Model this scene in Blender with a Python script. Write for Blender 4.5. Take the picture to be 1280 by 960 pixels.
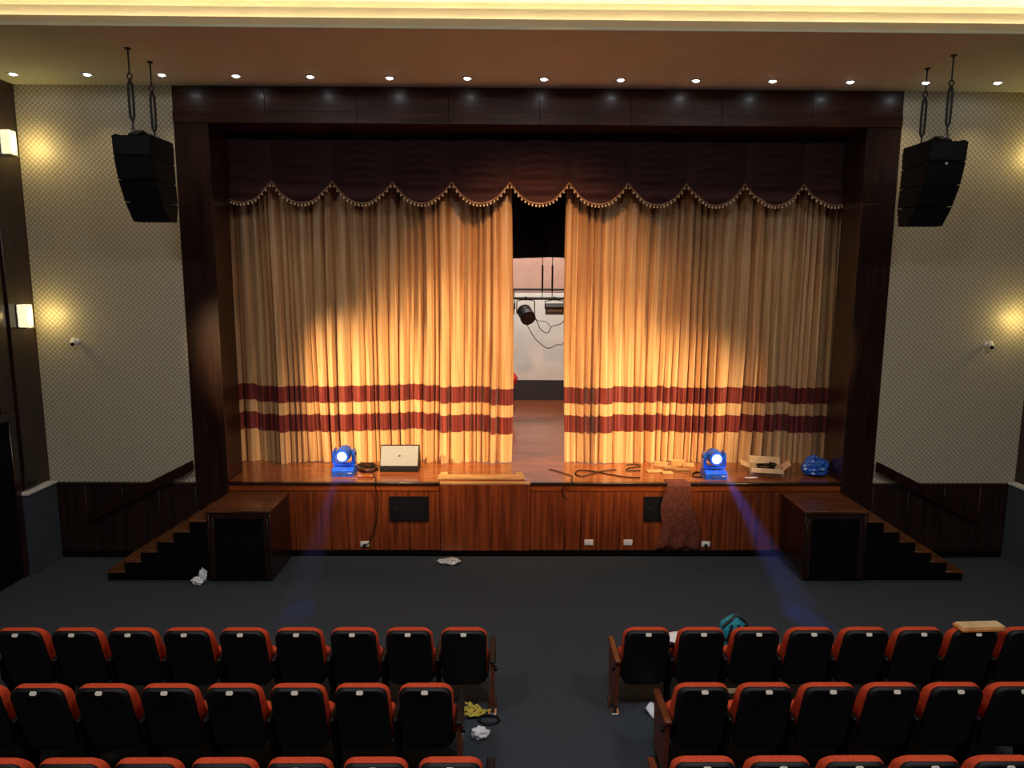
import bpy, bmesh, math, random
from mathutils import Vector, Matrix

# ------------------------------------------------------------------ scene, camera
for o in list(bpy.data.objects):
    bpy.data.objects.remove(o)
scn = bpy.context.scene
COL = scn.collection
F = 874.2
CAM = Vector((-0.4984, 0.0, 4.2523))
PITCH, YAW, ROLL = 0.1453, 0.0115, 0.0048
FW = Vector((math.sin(YAW) * math.cos(PITCH), math.cos(YAW) * math.cos(PITCH), -math.sin(PITCH)))
R0 = Vector((math.cos(YAW), -math.sin(YAW), 0))
U0 = R0.cross(FW)
RT = R0 * math.cos(ROLL) + U0 * math.sin(ROLL)
UP = U0 * math.cos(ROLL) - R0 * math.sin(ROLL)
cd = bpy.data.cameras.new('camera')
cd.sensor_width = 36.0
cd.lens = F / 1280 * 36.0
cd.clip_start = 0.05
cam = bpy.data.objects.new('camera', cd)
COL.objects.link(cam)
M4 = Matrix((RT, UP, -FW)).transposed().to_4x4()
M4.translation = CAM
cam.matrix_world = M4
scn.camera = cam


def at(px, py, X=None, Y=None, Z=None):
    """a pixel of the 1280x960 photograph carried onto the plane X=, Y= or Z= that the thing touches"""
    d = FW + RT * ((px - 640) / F) - UP * ((py - 480) / F)
    t = (X - CAM.x) / d.x if X is not None else (Y - CAM.y) / d.y if Y is not None else (Z - CAM.z) / d.z
    return CAM + d * t


# ------------------------------------------------------------------ world, lights, exposure
w = bpy.data.worlds.new('world')
scn.world = w
w.use_nodes = True
w.node_tree.nodes['Background'].inputs[0].default_value = (0.55, 0.6, 0.7, 1)
w.node_tree.nodes['Background'].inputs[1].default_value = 0.006
vs = scn.view_settings
vs.view_transform = 'Standard'
vs.look = 'None'
vs.gamma = 1
vs.use_curve_mapping = False
vs.exposure = 0.0


def spot(name, loc, tgt, watts, col, size_deg, blend=1.0, radius=.15):
    l = bpy.data.lights.new(name, 'SPOT')
    l.energy = watts
    l.color = col
    l.spot_size = math.radians(size_deg)
    l.spot_blend = blend
    l.shadow_soft_size = radius
    o = bpy.data.objects.new(name, l)
    COL.objects.link(o)
    o.location = loc
    o.rotation_euler = (Vector(tgt) - Vector(loc)).to_track_quat('-Z', 'Y').to_euler()
    return o


def area(name, loc, tgt, watts, col, sx, sy):
    l = bpy.data.lights.new(name, 'AREA')
    l.energy = watts
    l.color = col
    l.shape = 'RECTANGLE'
    l.size = sx
    l.size_y = sy
    o = bpy.data.objects.new(name, l)
    COL.objects.link(o)
    o.location = loc
    o.rotation_euler = (Vector(tgt) - Vector(loc)).to_track_quat('-Z', 'Y').to_euler()
    return o


WARM = (1.0, 0.69, 0.35)
# front of house spots hung from the ceiling over the audience, aimed at the house curtain
spot('stage_spot_light', (-7.0, 7.4, 4.9), (-2.4, 11.6, 2.0), 4500, WARM, 31)
spot('stage_spot_light', (1.6, 7.2, 7.2), (-2.2, 11.6, 2.0), 3000, WARM, 33)
spot('stage_spot_light', (7.0, 7.4, 4.9), (1.7, 11.6, 1.8), 4500, WARM, 29)
spot('stage_spot_light', (-1.4, 7.2, 7.2), (1.7, 11.6, 1.9), 2400, WARM, 31)
spot('stage_spot_light', (0.0, 6.6, 7.2), (0.0, 11.6, 2.9), 1500, (1.0, .52, .22), 60)
# house lights in the ceiling over the seats
for hx in (-4.2, 0.0, 4.2):
    area('house_light', (hx, 2.6, 7.3), (hx, 3.4, 0), 140, (.98, .97, .97), 1.2, 1.2)
# work light above the stage, behind the border
area('work_light', (0.2, 14.6, 7.4), (0.3, 17.2, 2.0), 420, (1.0, .88, .78), 2.0, 1.0)

# ------------------------------------------------------------------ materials
MATS = {}


def lin(c):
    r = []
    for v in c[:3]:
        v /= 255.0
        r.append(v / 12.92 if v <= .04045 else ((v + .055) / 1.055) ** 2.4)
    return (r[0], r[1], r[2], 1)


def new_mat(name):
    m = bpy.data.materials.new(name)
    m.use_nodes = True
    MATS[name] = m
    nt = m.node_tree
    return m, nt, nt.nodes['Principled BSDF']


def node(nt, typ, **kw):
    n = nt.nodes.new(typ)
    for k, v in kw.items():
        setattr(n, k, v)
    return n


def mth(nt, op, a, b=None):
    n = node(nt, 'ShaderNodeMath', operation=op)
    for i, v in enumerate((a, b)):
        if v is None:
            continue
        if isinstance(v, (int, float)):
            n.inputs[i].default_value = v
        else:
            nt.links.new(v, n.inputs[i])
    return n.outputs[0]


def position(nt, scale=(1, 1, 1)):
    g = node(nt, 'ShaderNodeNewGeometry')
    mp = node(nt, 'ShaderNodeMapping')
    mp.inputs['Scale'].default_value = scale
    nt.links.new(g.outputs['Position'], mp.inputs['Vector'])
    return mp.outputs[0]


def objcoord(nt, scale=(1, 1, 1)):
    g = node(nt, 'ShaderNodeTexCoord')
    mp = node(nt, 'ShaderNodeMapping')
    mp.inputs['Scale'].default_value = scale
    nt.links.new(g.outputs['Object'], mp.inputs['Vector'])
    return mp.outputs[0]


def noise_mat(name, c1, c2, rough=.6, scale=(8, 8, 8), detail=3, bump=0.0, metal=0, spec=.5, lo=.35, hi=.65, obj=True, coat=0, sheen=0):
    m, nt, b = new_mat(name)
    v = objcoord(nt, scale) if obj else position(nt, scale)
    n = node(nt, 'ShaderNodeTexNoise')
    n.inputs['Scale'].default_value = 1
    n.inputs['Detail'].default_value = detail
    nt.links.new(v, n.inputs['Vector'])
    r = node(nt, 'ShaderNodeValToRGB')
    r.color_ramp.elements[0].position = lo
    r.color_ramp.elements[1].position = hi
    r.color_ramp.elements[0].color = lin(c1)
    r.color_ramp.elements[1].color = lin(c2)
    nt.links.new(n.outputs['Fac'], r.inputs[0])
    nt.links.new(r.outputs[0], b.inputs['Base Color'])
    b.inputs['Roughness'].default_value = rough
    b.inputs['Metallic'].default_value = metal
    b.inputs['Specular IOR Level'].default_value = spec
    b.inputs['Coat Weight'].default_value = coat
    b.inputs['Coat Roughness'].default_value = .12
    b.inputs['Sheen Weight'].default_value = sheen
    if bump:
        bp = node(nt, 'ShaderNodeBump')
        bp.inputs['Strength'].default_value = bump
        bp.inputs['Distance'].default_value = .01
        nt.links.new(n.outputs['Fac'], bp.inputs['Height'])
        nt.links.new(bp.outputs[0], b.inputs['Normal'])
    return m


def glow_mat(name, col, strength):
    m, nt, b = new_mat(name)
    n = node(nt, 'ShaderNodeTexNoise')
    n.inputs['Scale'].default_value = 6
    r = node(nt, 'ShaderNodeValToRGB')
    r.color_ramp.elements[0].color = tuple(x * .9 for x in col[:3]) + (1,)
    r.color_ramp.elements[1].color = tuple(col[:3]) + (1,)
    nt.links.new(n.outputs['Fac'], r.inputs[0])
    nt.links.new(r.outputs[0], b.inputs['Emission Color'])
    b.inputs['Emission Strength'].default_value = strength
    b.inputs['Base Color'].default_value = (.6, .6, .6, 1)
    return m


noise_mat('wood_dark', (28, 14, 10), (50, 27, 18), .3, (14, 14, 1.2), 5, .08, coat=.35, obj=False)
noise_mat('wood_header', (44, 24, 14), (76, 43, 25), .34, (1.2, 14, 16), 5, .05, coat=.06, spec=.3, obj=False)
noise_mat('wood_front', (98, 42, 19), (148, 72, 34), .3, (16, 16, 1.0), 5, .06, coat=.3, obj=False)
noise_mat('wood_trim', (128, 56, 20), (162, 78, 32), .28, (1.2, 14, 14), 4, .05, coat=.3, obj=False)
noise_mat('wood_tread', (74, 40, 20), (112, 66, 36), .35, (1.5, 22, 8), 4, .06, coat=.2, obj=False)
noise_mat('wood_floor', (112, 56, 28), (150, 84, 46), .22, (1.0, 26, 4), 4, .03, coat=.2, obj=False)
noise_mat('wood_pale', (176, 132, 82), (206, 166, 112), .5, (3, 20, 20), 4, .1)
noise_mat('wood_arm', (84, 38, 20), (118, 58, 32), .35, (20, 2, 20), 4, .05)
noise_mat('wood_wainscot', (30, 16, 12), (46, 26, 19), .45, (14, 14, 1.2), 4, .06, obj=False)
noise_mat('paint_ceiling', (232, 232, 208), (238, 238, 214), .75, (2, 2, 2), 2, obj=False)
noise_mat('paint_cove', (214, 200, 168), (220, 206, 174), .7, (2, 2, 2), 2, obj=False)
noise_mat('paint_lip', (236, 214, 172), (242, 220, 180), .7, (2, 2, 2), 2, obj=False)
noise_mat('paint_grey', (58, 65, 72), (68, 75, 82), .7, (3, 3, 3), 3, obj=False)
noise_mat('paint_white', (205, 202, 196), (214, 211, 204), .7, (2, 2, 2), 3, obj=False)
noise_mat('wall_pink', (176, 138, 124), (184, 148, 132), .8, (2, 2, 2), 3, obj=False)
noise_mat('paint_charcoal', (34, 32, 36), (44, 42, 46), .7, (4, 4, 4), 3, obj=False)
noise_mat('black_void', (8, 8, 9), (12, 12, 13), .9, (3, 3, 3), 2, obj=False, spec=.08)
noise_mat('carpet', (48, 54, 61), (66, 73, 80), .92, (60, 60, 60), 5, .4, obj=False, spec=.2)
noise_mat('metal_black', (10, 10, 11), (18, 18, 20), .45, (20, 20, 20), 2, .02)
noise_mat('speaker_black', (9, 9, 10), (14, 14, 15), .7, (90, 90, 90), 2, .1, spec=.25)
noise_mat('plastic_black', (13, 13, 16), (19, 19, 22), .5, (200, 200, 200), 2, .15, spec=.3)
noise_mat('seat_red', (192, 66, 36), (210, 80, 46), .8, (60, 60, 60), 3, .2, spec=.2)
noise_mat('white_plate', (250, 244, 222), (254, 250, 236), .5, (10, 10, 10), 2)
noise_mat('white_plastic', (222, 222, 220), (236, 236, 234), .4, (10, 10, 10), 2)
noise_mat('slot_dark', (40, 40, 42), (52, 52, 54), .5, (10, 10, 10), 2)
noise_mat('chrome', (170, 172, 176), (196, 198, 202), .25, (20, 20, 20), 2, metal=1)
noise_mat('hatch_black', (9, 10, 15), (15, 17, 24), .5, (6, 6, 6), 3, .02)
noise_mat('blue_glow_plastic', (20, 70, 170), (34, 96, 206), .3, (12, 12, 12), 2, coat=.3)  # blue glow of the moving head lens put into the body colour
noise_mat('blue_bag', (20, 74, 170), (56, 120, 214), .18, (14, 14, 14), 3, .3, coat=.4)
noise_mat('grey_grille', (128, 130, 134), (146, 148, 150), .5, (160, 160, 160), 2, .3)
noise_mat('carton', (208, 172, 124), (228, 196, 150), .75, (10, 10, 10), 3, .05)
noise_mat('paper', (232, 232, 236), (246, 246, 250), .6, (12, 12, 12), 3, .1)
noise_mat('plastic_wrap', (180, 184, 190), (224, 228, 232), .15, (16, 16, 16), 3, .4)
noise_mat('teal_cloth', (16, 120, 140), (34, 160, 176), .6, (24, 24, 24), 3, .2)
noise_mat('yellow_cord', (196, 172, 60), (222, 200, 96), .6, (60, 60, 60), 2)
noise_mat('cable_black', (8, 7, 8), (14, 12, 13), .5, (30, 30, 30), 2)
noise_mat('cable_brown', (44, 14, 12), (66, 22, 18), .5, (30, 30, 30), 2)
noise_mat('red_cloth', (176, 24, 18), (204, 40, 28), .8, (20, 20, 20), 3, .2)
noise_mat('maroon_velvet', (46, 9, 12), (64, 14, 17), .75, (20, 20, 20), 3, .2, sheen=.25)
noise_mat('fringe', (120, 84, 60), (170, 128, 92), .45, (40, 40, 40), 3)
noise_mat('bead_pale', (206, 184, 150), (236, 220, 190), .25, (40, 40, 40), 3)
noise_mat('border_black', (12, 12, 14), (20, 20, 23), .9, (12, 12, 3), 3, .1)
noise_mat('tan_board', (196, 120, 56), (222, 152, 84), .6, (10, 10, 10), 3)
noise_mat('mottled_cloth', (92, 42, 28), (126, 62, 44), .8, (18, 18, 18), 6, .5, lo=.42, hi=.72)
glow_mat('downlight_glow', (.86, .93, 1.0), 40)
glow_mat('cove_glow', (1.0, .91, .70), 11)
glow_mat('sconce_glow', (1.0, .84, .50), 1.15)
glow_mat('lens_glow', (.42, .75, 1.0), 3.5)


def wallpaper():
    m, nt, b = new_mat('wallpaper')
    g = node(nt, 'ShaderNodeNewGeometry')
    s = node(nt, 'ShaderNodeSeparateXYZ')
    nt.links.new(g.outputs['Position'], s.inputs[0])
    x = mth(nt, 'MULTIPLY', s.outputs[0], 1 / .076)
    z = mth(nt, 'MULTIPLY', s.outputs[2], 1 / .076)
    fu = mth(nt, 'FRACT', mth(nt, 'ADD', mth(nt, 'ADD', x, z), 200.0))
    fv = mth(nt, 'FRACT', mth(nt, 'ADD', mth(nt, 'SUBTRACT', x, z), 200.0))
    au = mth(nt, 'ABSOLUTE', mth(nt, 'SUBTRACT', fu, .5))
    av = mth(nt, 'ABSOLUTE', mth(nt, 'SUBTRACT', fv, .5))
    mx = mth(nt, 'MAXIMUM', au, av)
    tilt = mth(nt, 'MULTIPLY', mth(nt, 'ADD', fu, fv), .09)
    h = mth(nt, 'SUBTRACT', mth(nt, 'ADD', mth(nt, 'SUBTRACT', .62, mx), tilt), 0.0)
    r = node(nt, 'ShaderNodeValToRGB')
    e = r.color_ramp.elements
    e[0].position = .17
    e[0].color = lin((130, 122, 102))
    e[1].position = .34
    e[1].color = lin((196, 186, 160))
    x2 = e.new(.62)
    x2.color = lin((216, 206, 180))
    nt.links.new(h, r.inputs[0])
    nt.links.new(r.outputs[0], b.inputs['Base Color'])
    b.inputs['Roughness'].default_value = .45
    bp = node(nt, 'ShaderNodeBump')
    bp.inputs['Strength'].default_value = .5
    bp.inputs['Distance'].default_value = .01
    nt.links.new(h, bp.inputs['Height'])
    nt.links.new(bp.outputs[0], b.inputs['Normal'])


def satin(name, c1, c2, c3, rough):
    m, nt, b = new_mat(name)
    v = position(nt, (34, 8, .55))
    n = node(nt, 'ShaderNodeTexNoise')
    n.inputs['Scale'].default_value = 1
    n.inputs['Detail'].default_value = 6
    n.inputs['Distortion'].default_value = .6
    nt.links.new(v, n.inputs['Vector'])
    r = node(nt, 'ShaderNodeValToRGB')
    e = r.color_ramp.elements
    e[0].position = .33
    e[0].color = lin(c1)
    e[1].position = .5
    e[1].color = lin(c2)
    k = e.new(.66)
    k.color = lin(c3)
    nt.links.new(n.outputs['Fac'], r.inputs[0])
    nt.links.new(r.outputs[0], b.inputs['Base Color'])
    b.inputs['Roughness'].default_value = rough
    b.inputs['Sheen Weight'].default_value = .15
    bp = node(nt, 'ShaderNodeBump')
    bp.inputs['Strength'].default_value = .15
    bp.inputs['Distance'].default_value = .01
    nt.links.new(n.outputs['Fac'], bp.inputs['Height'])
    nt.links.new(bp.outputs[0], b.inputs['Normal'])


wallpaper()
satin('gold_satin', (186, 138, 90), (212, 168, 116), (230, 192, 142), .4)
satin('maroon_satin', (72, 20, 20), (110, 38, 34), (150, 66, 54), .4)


# ------------------------------------------------------------------ mesh helpers
class MB:
    def __init__(self):
        self.v, self.f = [], []

    def add(self, vs_, fs_):
        o = len(self.v)
        self.v += [tuple(p) for p in vs_]
        self.f += [tuple(i + o for i in f) for f in fs_]
        return self

    def box(self, x0, x1, y0, y1, z0, z1, b=0):
        if b:
            bm = bmesh.new()
            bmesh.ops.create_cube(bm, size=1)
            for p in bm.verts:
                p.co = Vector(((x0 + x1) / 2 + p.co.x * (x1 - x0), (y0 + y1) / 2 + p.co.y * (y1 - y0), (z0 + z1) / 2 + p.co.z * (z1 - z0)))
            bmesh.ops.bevel(bm, geom=bm.edges[:], offset=b, segments=1, affect='EDGES')
            bm.verts.index_update()
            self.add([p.co for p in bm.verts], [[p.index for p in f.verts] for f in bm.faces])
            bm.free()
            return self
        P = [(x, y, z) for x in (x0, x1) for y in (y0, y1) for z in (z0, z1)]
        return self.add(P, [(0, 1, 3, 2), (4, 6, 7, 5), (0, 4, 5, 1), (2, 3, 7, 6), (0, 2, 6, 4), (1, 5, 7, 3)])

    def prism(self, pts, axis, a0, a1):
        """outline pts (2D) extruded along axis 'x','y' or 'z'"""
        def mk(p, a):
            return (a, p[0], p[1]) if axis == 'x' else (p[0], a, p[1]) if axis == 'y' else (p[0], p[1], a)
        n = len(pts)
        return self.add([mk(p, a0) for p in pts] + [mk(p, a1) for p in pts],
                        [tuple(range(n))[::-1], tuple(range(n, 2 * n))] + [(i, (i + 1) % n, n + (i + 1) % n, n + i) for i in range(n)])

    def loft(self, loops, cap=True):
        n = len(loops[0])
        V = [p for l in loops for p in l]
        Fs = [(k * n + i, k * n + (i + 1) % n, (k + 1) * n + (i + 1) % n, (k + 1) * n + i) for k in range(len(loops) - 1) for i in range(n)]
        if cap:
            Fs += [tuple(range(n))[::-1], tuple(range((len(loops) - 1) * n, len(loops) * n))]
        return self.add(V, Fs)

    def tube(self, pts, r, n=6, cap=True):
        pts = [Vector(p) for p in pts]
        loops = []
        prev = None
        for i, p in enumerate(pts):
            t = (pts[min(i + 1, len(pts) - 1)] - pts[max(i - 1, 0)])
            t = t.normalized() if t.length > 1e-9 else Vector((0, 0, 1))
            if prev is None:
                a = Vector((0, 0, 1)) if abs(t.z) < .9 else Vector((1, 0, 0))
                s = t.cross(a).normalized()
            else:
                s = (prev - t * prev.dot(t))
                s = s.normalized() if s.length > 1e-6 else t.orthogonal().normalized()
            prev = s
            q = t.cross(s)
            rr = r[i] if isinstance(r, (list, tuple)) else r
            loops.append([p + s * math.cos(2 * math.pi * k / n) * rr + q * math.sin(2 * math.pi * k / n) * rr for k in range(n)])
        return self.loft(loops, cap)

    def lathe(self, prof, c, axis='z', n=16):
        c = Vector(c)
        loops = []
        for (r, h) in prof:
            L = []
            for k in range(n):
                a = 2 * math.pi * k / n
                x, y = r * math.cos(a), r * math.sin(a)
                L.append(c + (Vector((x, y, h)) if axis == 'z' else Vector((x, h, y)) if axis == 'y' else Vector((h, x, y))))
            loops.append(L)
        return self.loft(loops)

    def ball(self, c, r, n=6, sx=1, sy=1, sz=1):
        prof = [(max(1e-4, math.sin(math.pi * k / n)), -math.cos(math.pi * k / n)) for k in range(n + 1)]
        loops = [[(c[0] + p[0] * r * sx * math.cos(2 * math.pi * j / (n + 2)), c[1] + p[0] * r * sy * math.sin(2 * math.pi * j / (n + 2)), c[2] + p[1] * r * sz) for j in range(n + 2)] for p in prof]
        return self.loft(loops)

    def grid(self, fn, nu, nv):
        V = [fn(i / nu, j / nv) for j in range(nv + 1) for i in range(nu + 1)]
        W = nu + 1
        return self.add(V, [(j * W + i, j * W + i + 1, (j + 1) * W + i + 1, (j + 1) * W + i) for j in range(nv) for i in range(nu)])

    def build(self, name, mat, parent=None, smooth=True, angle=38, kind=None):
        me = bpy.data.meshes.new(name)
        me.from_pydata(self.v, [], self.f)
        bm = bmesh.new()
        bm.from_mesh(me)
        bmesh.ops.recalc_face_normals(bm, faces=bm.faces[:])
        bm.to_mesh(me)
        bm.free()
        me.materials.append(MATS[mat])
        if smooth:
            for p in me.polygons:
                p.use_smooth = True
            me.set_sharp_from_angle(angle=math.radians(angle))
        o = bpy.data.objects.new(name, me)
        COL.objects.link(o)
        if parent:
            o.parent = parent
        if kind:
            o['kind'] = kind
        return o


def rrect(w_, h_, r, n=5, wt=None):
    """rounded rectangle centred in x, from 0 to h; wt = width at the top"""
    wt = w_ if wt is None else wt
    P = []
    for (sx, zc, a0, ww) in ((1, r, -90, w_), (1, h_ - r, 0, wt), (-1, h_ - r, 90, wt), (-1, r, 180, w_)):
        cx = sx * (ww / 2 - r)
        for k in range(n + 1):
            a = math.radians(a0 + 90 * k / n)
            P.append((cx + r * math.cos(a), zc + r * math.sin(a)))
    return P


def pad(outline, y0, y1, bev, place):
    """a slab between y0 and y1 with softened rims; place(x, y, z) puts each point"""
    cx = sum(p[0] for p in outline) / len(outline)
    cz = sum(p[1] for p in outline) / len(outline)
    hw = max(abs(p[0] - cx) for p in outline)
    hh = max(abs(p[1] - cz) for p in outline)

    def ring(ins, y):
        return [place(cx + (p[0] - cx) * (1 - ins / hw), y, cz + (p[1] - cz) * (1 - ins / hh)) for p in outline]
    return [ring(bev, y0), ring(bev * .3, y0 + bev * .3), ring(0, y0 + bev), ring(0, y1 - bev), ring(bev * .3, y1 - bev * .3), ring(bev, y1)]


def tag(o, label, cat, group=None, kind=None):
    o['label'] = label
    if cat:
        o['category'] = cat
    if group:
        o['group'] = group
    if kind:
        o['kind'] = kind
    return o


def thing(name, label, cat, loc=(0, 0, 0), rotz=0, group=None, kind=None):
    o = bpy.data.objects.new(name, None)
    o.empty_display_size = .1
    COL.objects.link(o)
    o.location = loc
    o.rotation_euler = (0, 0, rotz)
    return tag(o, label, cat, group, kind)


def copy_tree(o, parent=None):
    c = o.copy()
    COL.objects.link(c)
    c.parent = parent
    for ch in [x for x in bpy.data.objects if x.parent == o]:
        copy_tree(ch, c)
    return c


RND = random.Random(7)

# ------------------------------------------------------------------ dimensions
YP = 10.454          # front plane of the proscenium, stage front and wall
ZC = 6.97            # soffit
ZS = 1.194           # stage level, top of the wainscot
WO, WI, ZI = 5.21, 4.72, 6.468
YJ = 11.04           # back of the proscenium reveal
YCUR = 11.72
XW = 7.44
YB = 18.03

# ------------------------------------------------------------------ the setting
tag(MB().box(-XW, XW, -3, YP + .1, -.2, 0).build('floor', 'carpet'), 'dark grey carpeted auditorium floor', 'floor', kind='structure')

# front wall, each side of the proscenium: patterned paper above, wainscot boards below
YWALL = YP - .02
for side, nm in ((-1, 'left'), (1, 'right')):
    a, b = (-XW, -WO) if side < 0 else (WO, XW)
    wl = MB().box(a, b, YWALL, YWALL + .2, 0, ZC).build('wall_front_' + nm, 'wallpaper')
    tag(wl, 'wall beside the proscenium in diamond patterned paper, ' + ('behind the stairs with white paper' if side < 0 else 'behind the stairs near the blue bag'), 'wall', kind='structure')
    n = 4
    for k in range(n):
        x0, x1 = a + (b - a) * k / n, a + (b - a) * (k + 1) / n
        MB().box(x0 + .004, x1 - .004, YWALL - .03, YWALL + .01, .1, ZS - .045, .006).build('wainscot_panel', 'wood_wainscot', wl)
    MB().box(a, b, YWALL - .045, YWALL + .01, ZS - .045, ZS, .006).build('wainscot_cap', 'wood_wainscot', wl)
    MB().box(a, b, YWALL - .04, YWALL + .01, 0, .1, .005).build('skirting', 'black_void', wl)

# proscenium frame of boards
pf = thing('proscenium_frame', 'dark polished wooden frame round the stage opening', 'proscenium', (0, YP, 0), kind='structure')
for s in (-1, 1):
    zs = [0, 1.0, 2.5, 4.0, 5.4, ZI]
    for k in range(5):
        MB().box(min(s * WI, s * WO), max(s * WI, s * WO), -.03, YJ - YP, zs[k] + .001, zs[k + 1] - .001, .003).build('jamb_board', 'wood_dark', pf)
for k in range(8):
    x0, x1 = -WO + 2 * WO * k / 8, -WO + 2 * WO * (k + 1) / 8
    for z0, z1, pr in ((ZI, 6.63, -.05), (6.63, ZC, -.03)):
        MB().box(x0 + .001, x1 - .001, pr, YJ - YP, z0 + .001, z1 - .001, .003).build('header_board', 'wood_header', pf)

# soffit with stepped cove, upper ceiling
YC = 8.09
so = MB().box(-XW, XW, YC, YP + .2, ZC, ZC + .03).build('ceiling', 'paint_ceiling')
tag(so, 'brown painted soffit with a lit stepped cove at its edge', 'ceiling', kind='structure')
MB().box(-XW, XW, YC, YC + .03, ZC + .03, 7.074).build('cove_lip', 'paint_lip', so)
MB().box(-XW, XW, YC + .03, YC + .13, ZC + .03, 7.03).build('cove_shelf', 'paint_lip', so)
MB().box(-XW, XW, YC + .13, YC + .16, ZC + .03, 7.226).build('cove_step', 'paint_cove', so)
MB().box(-XW, XW, YC + .16, YC + .35, ZC + .03, 7.11).build('cove_shelf', 'paint_cove', so)
MB().box(-XW, XW, YC + .35, YC + .4, ZC + .03, 7.37).build('cove_back', 'paint_cove', so)
MB().box(-XW, XW, YC + .06, YC + .09, 7.03, 7.045).build('light_strip', 'cove_glow', so)
MB().box(-XW, XW, YC + .22, YC + .26, 7.11, 7.13).build('light_strip', 'cove_glow', so)
tag(MB().box(-XW, XW, -3, YC + .4, 7.37, 7.45).build('ceiling', 'paint_ceiling'), 'raised brown ceiling above the cove over the seats', 'ceiling', kind='structure')

# side walls: wood clad with upright ribs, a doorway and a low grey wall
for side, nm in ((-1, 'left'), (1, 'right')):
    s = side

    def sx(a, b):
        return (min(s * a, s * b), max(s * a, s * b))
    wl = MB().box(*sx(XW, XW + .2), -3, YP + .2, 0, 7.45).build('wall_' + nm, 'wood_dark')
    tag(wl, 'wood clad side wall with upright ribs, ' + ('where two box sconces glow' if s < 0 else 'beyond the blue bag'), 'wall', kind='structure')
    y = 10.43
    k = 0
    while y > 6.0:
        wd = .30
        z0 = 1.24 if y > 9.75 else 2.5
        MB().box(*sx(XW - (.05 if k % 2 else .02), XW), y - wd + .012, y, z0, ZC if y > YC + .1 else 7.36, .008).build('rib_board', 'wood_dark', wl)
        y -= wd
        k += 1
    MB().box(*sx(XW - .13, XW), 9.75, YWALL - .045, 0, 1.19).build('low_wall', 'paint_grey', wl)
    MB().box(*sx(XW - .15, XW), 9.72, YWALL - .045, 1.19, 1.225, .006).build('low_wall_cap', 'paint_white', wl)
    dr = MB().box(*sx(XW - .02, XW), 8.0, 9.62, 0, 2.3).build('door_1' if s < 0 else 'door_2', 'black_void')
    tag(dr, 'dark double door under a brown header, ' + ('below the glowing sconces' if s < 0 else 'in the wall beyond the blue bag'), 'door', kind='structure')
    MB().box(*sx(XW - .08, XW), 7.9, 9.74, 2.3, 2.42, .008).build('door_header', 'wood_dark', dr)
    for yy in (7.9, 9.62):
        MB().box(*sx(XW - .06, XW), yy, yy + .12, 0, 2.3, .008).build('door_jamb', 'wood_dark', dr)
    for yy in (8.02, 8.83):
        MB().box(*sx(XW - .045, XW - .02), yy, yy + .77, .02, 2.28, .006).build('door_leaf', 'black_void', dr)
tag(MB().box(-XW, XW, -3.2, -3, 0, 7.45).build('wall_rear', 'wood_wainscot'), 'dark rear wall of the auditorium', 'wall', kind='structure')

# ------------------------------------------------------------------ stage
st = MB().box(-8.6, 8.6, YP + .1, YB + .1, ZS - .14, ZS - .004).build('stage_floor', 'wood_floor')
tag(st, 'polished brown wooden stage floor with its panelled front', 'stage', kind='structure')
# boards run across the stage
y = YP + .02
while y < YB:
    wd = .16
    MB().box(-WI - (0 if y < YJ else 3.2), WI + (0 if y < YJ else 3.2), y + .002, min(y + wd, YB) - .002, ZS - .02, ZS, .002).build('floor_board', 'wood_floor', st)
    y += wd
# front panels
xs = [-4.72, -4.2, -3.72, -3.18, -2.9, -2.26, -1.66, -1.48, -.09, .45, .95, 1.677, 2.29, 2.75, 3.2, 3.72, 4.2, 4.72]
for k in range(len(xs) - 1):
    a, b = xs[k], xs[k + 1]
    hi = ZS - .14
    if abs(a + 1.48) < .01:
        MB().box(a + .003, b - .003, YP - .045, YP + .1, .1, ZS - .03, .006).build('cover_panel', 'wood_front', st)
        continue
    m = max(1, round((b - a) / .3))
    for j in range(m):
        u0, u1 = a + (b - a) * j / m, a + (b - a) * (j + 1) / m
        MB().box(u0 + .003, u1 - .003, YP - .01 - RND.random() * .006, YP + .1, .1, hi, .004).build('front_panel', 'wood_front', st)
for a, b in ((-4.72, -1.485), (-.085, 4.72)):
    MB().box(a, b, YP - .025, YP + .1, ZS - .138, ZS - .04, .006).build('front_trim', 'wood_trim', st)
    MB().box(a, b, YP - .05, YP + .03, ZS - .04, ZS + .002, .008).build('stage_nosing', 'wood_dark', st)
MB().box(-1.482, -.088, YP - .05, YP + .03, ZS - .03, ZS + .002, .006).build('stage_nosing', 'wood_pale', st)
MB().box(-4.72, 4.72, YP - .02, YP + .1, 0, .1, .004).build('stage_skirting', 'black_void', st)

# backstage walls
wb = MB().box(-8.6, 8.6, YB, YB + .2, ZS, 8.6).build('wall_backstage', 'paint_white')
tag(wb, 'white wall at the back of the stage with a dark base', 'wall', kind='structure')
MB().box(-8.6, 8.6, YB - .02, YB, 4.0, 8.6).build('upper_wall', 'wall_pink', wb)  # upper part of the wall, in a pinker tone
MB().box(-8.6, 8.6, YB - .03, YB, ZS, 1.72).build('dark_base', 'paint_charcoal', wb)
for s in (-1, 1):
    tag(MB().box(min(s * 8.6, s * 8.8), max(s * 8.6, s * 8.8), YP + .18, YB + .2, 0, 8.6).build('wall_backstage_' + ('left' if s < 0 else 'right'), 'black_void'),
        'dark side wall behind the stage curtain', 'wall', kind='structure')
    tag(MB().box(min(s * WO, s * 8.6), max(s * WO, s * 8.6), YP + .19, YP + .4, 0, 8.6).build('wall_masking_' + ('left' if s < 0 else 'right'), 'black_void'),
        'dark masking wall behind the proscenium', 'wall', kind='structure')
tag(MB().box(-8.6, 8.6, YP + .2, YB + .2, 8.6, 8.8).build('ceiling_stage', 'black_void'), 'dark ceiling high over the stage', 'ceiling', kind='structure')
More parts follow.
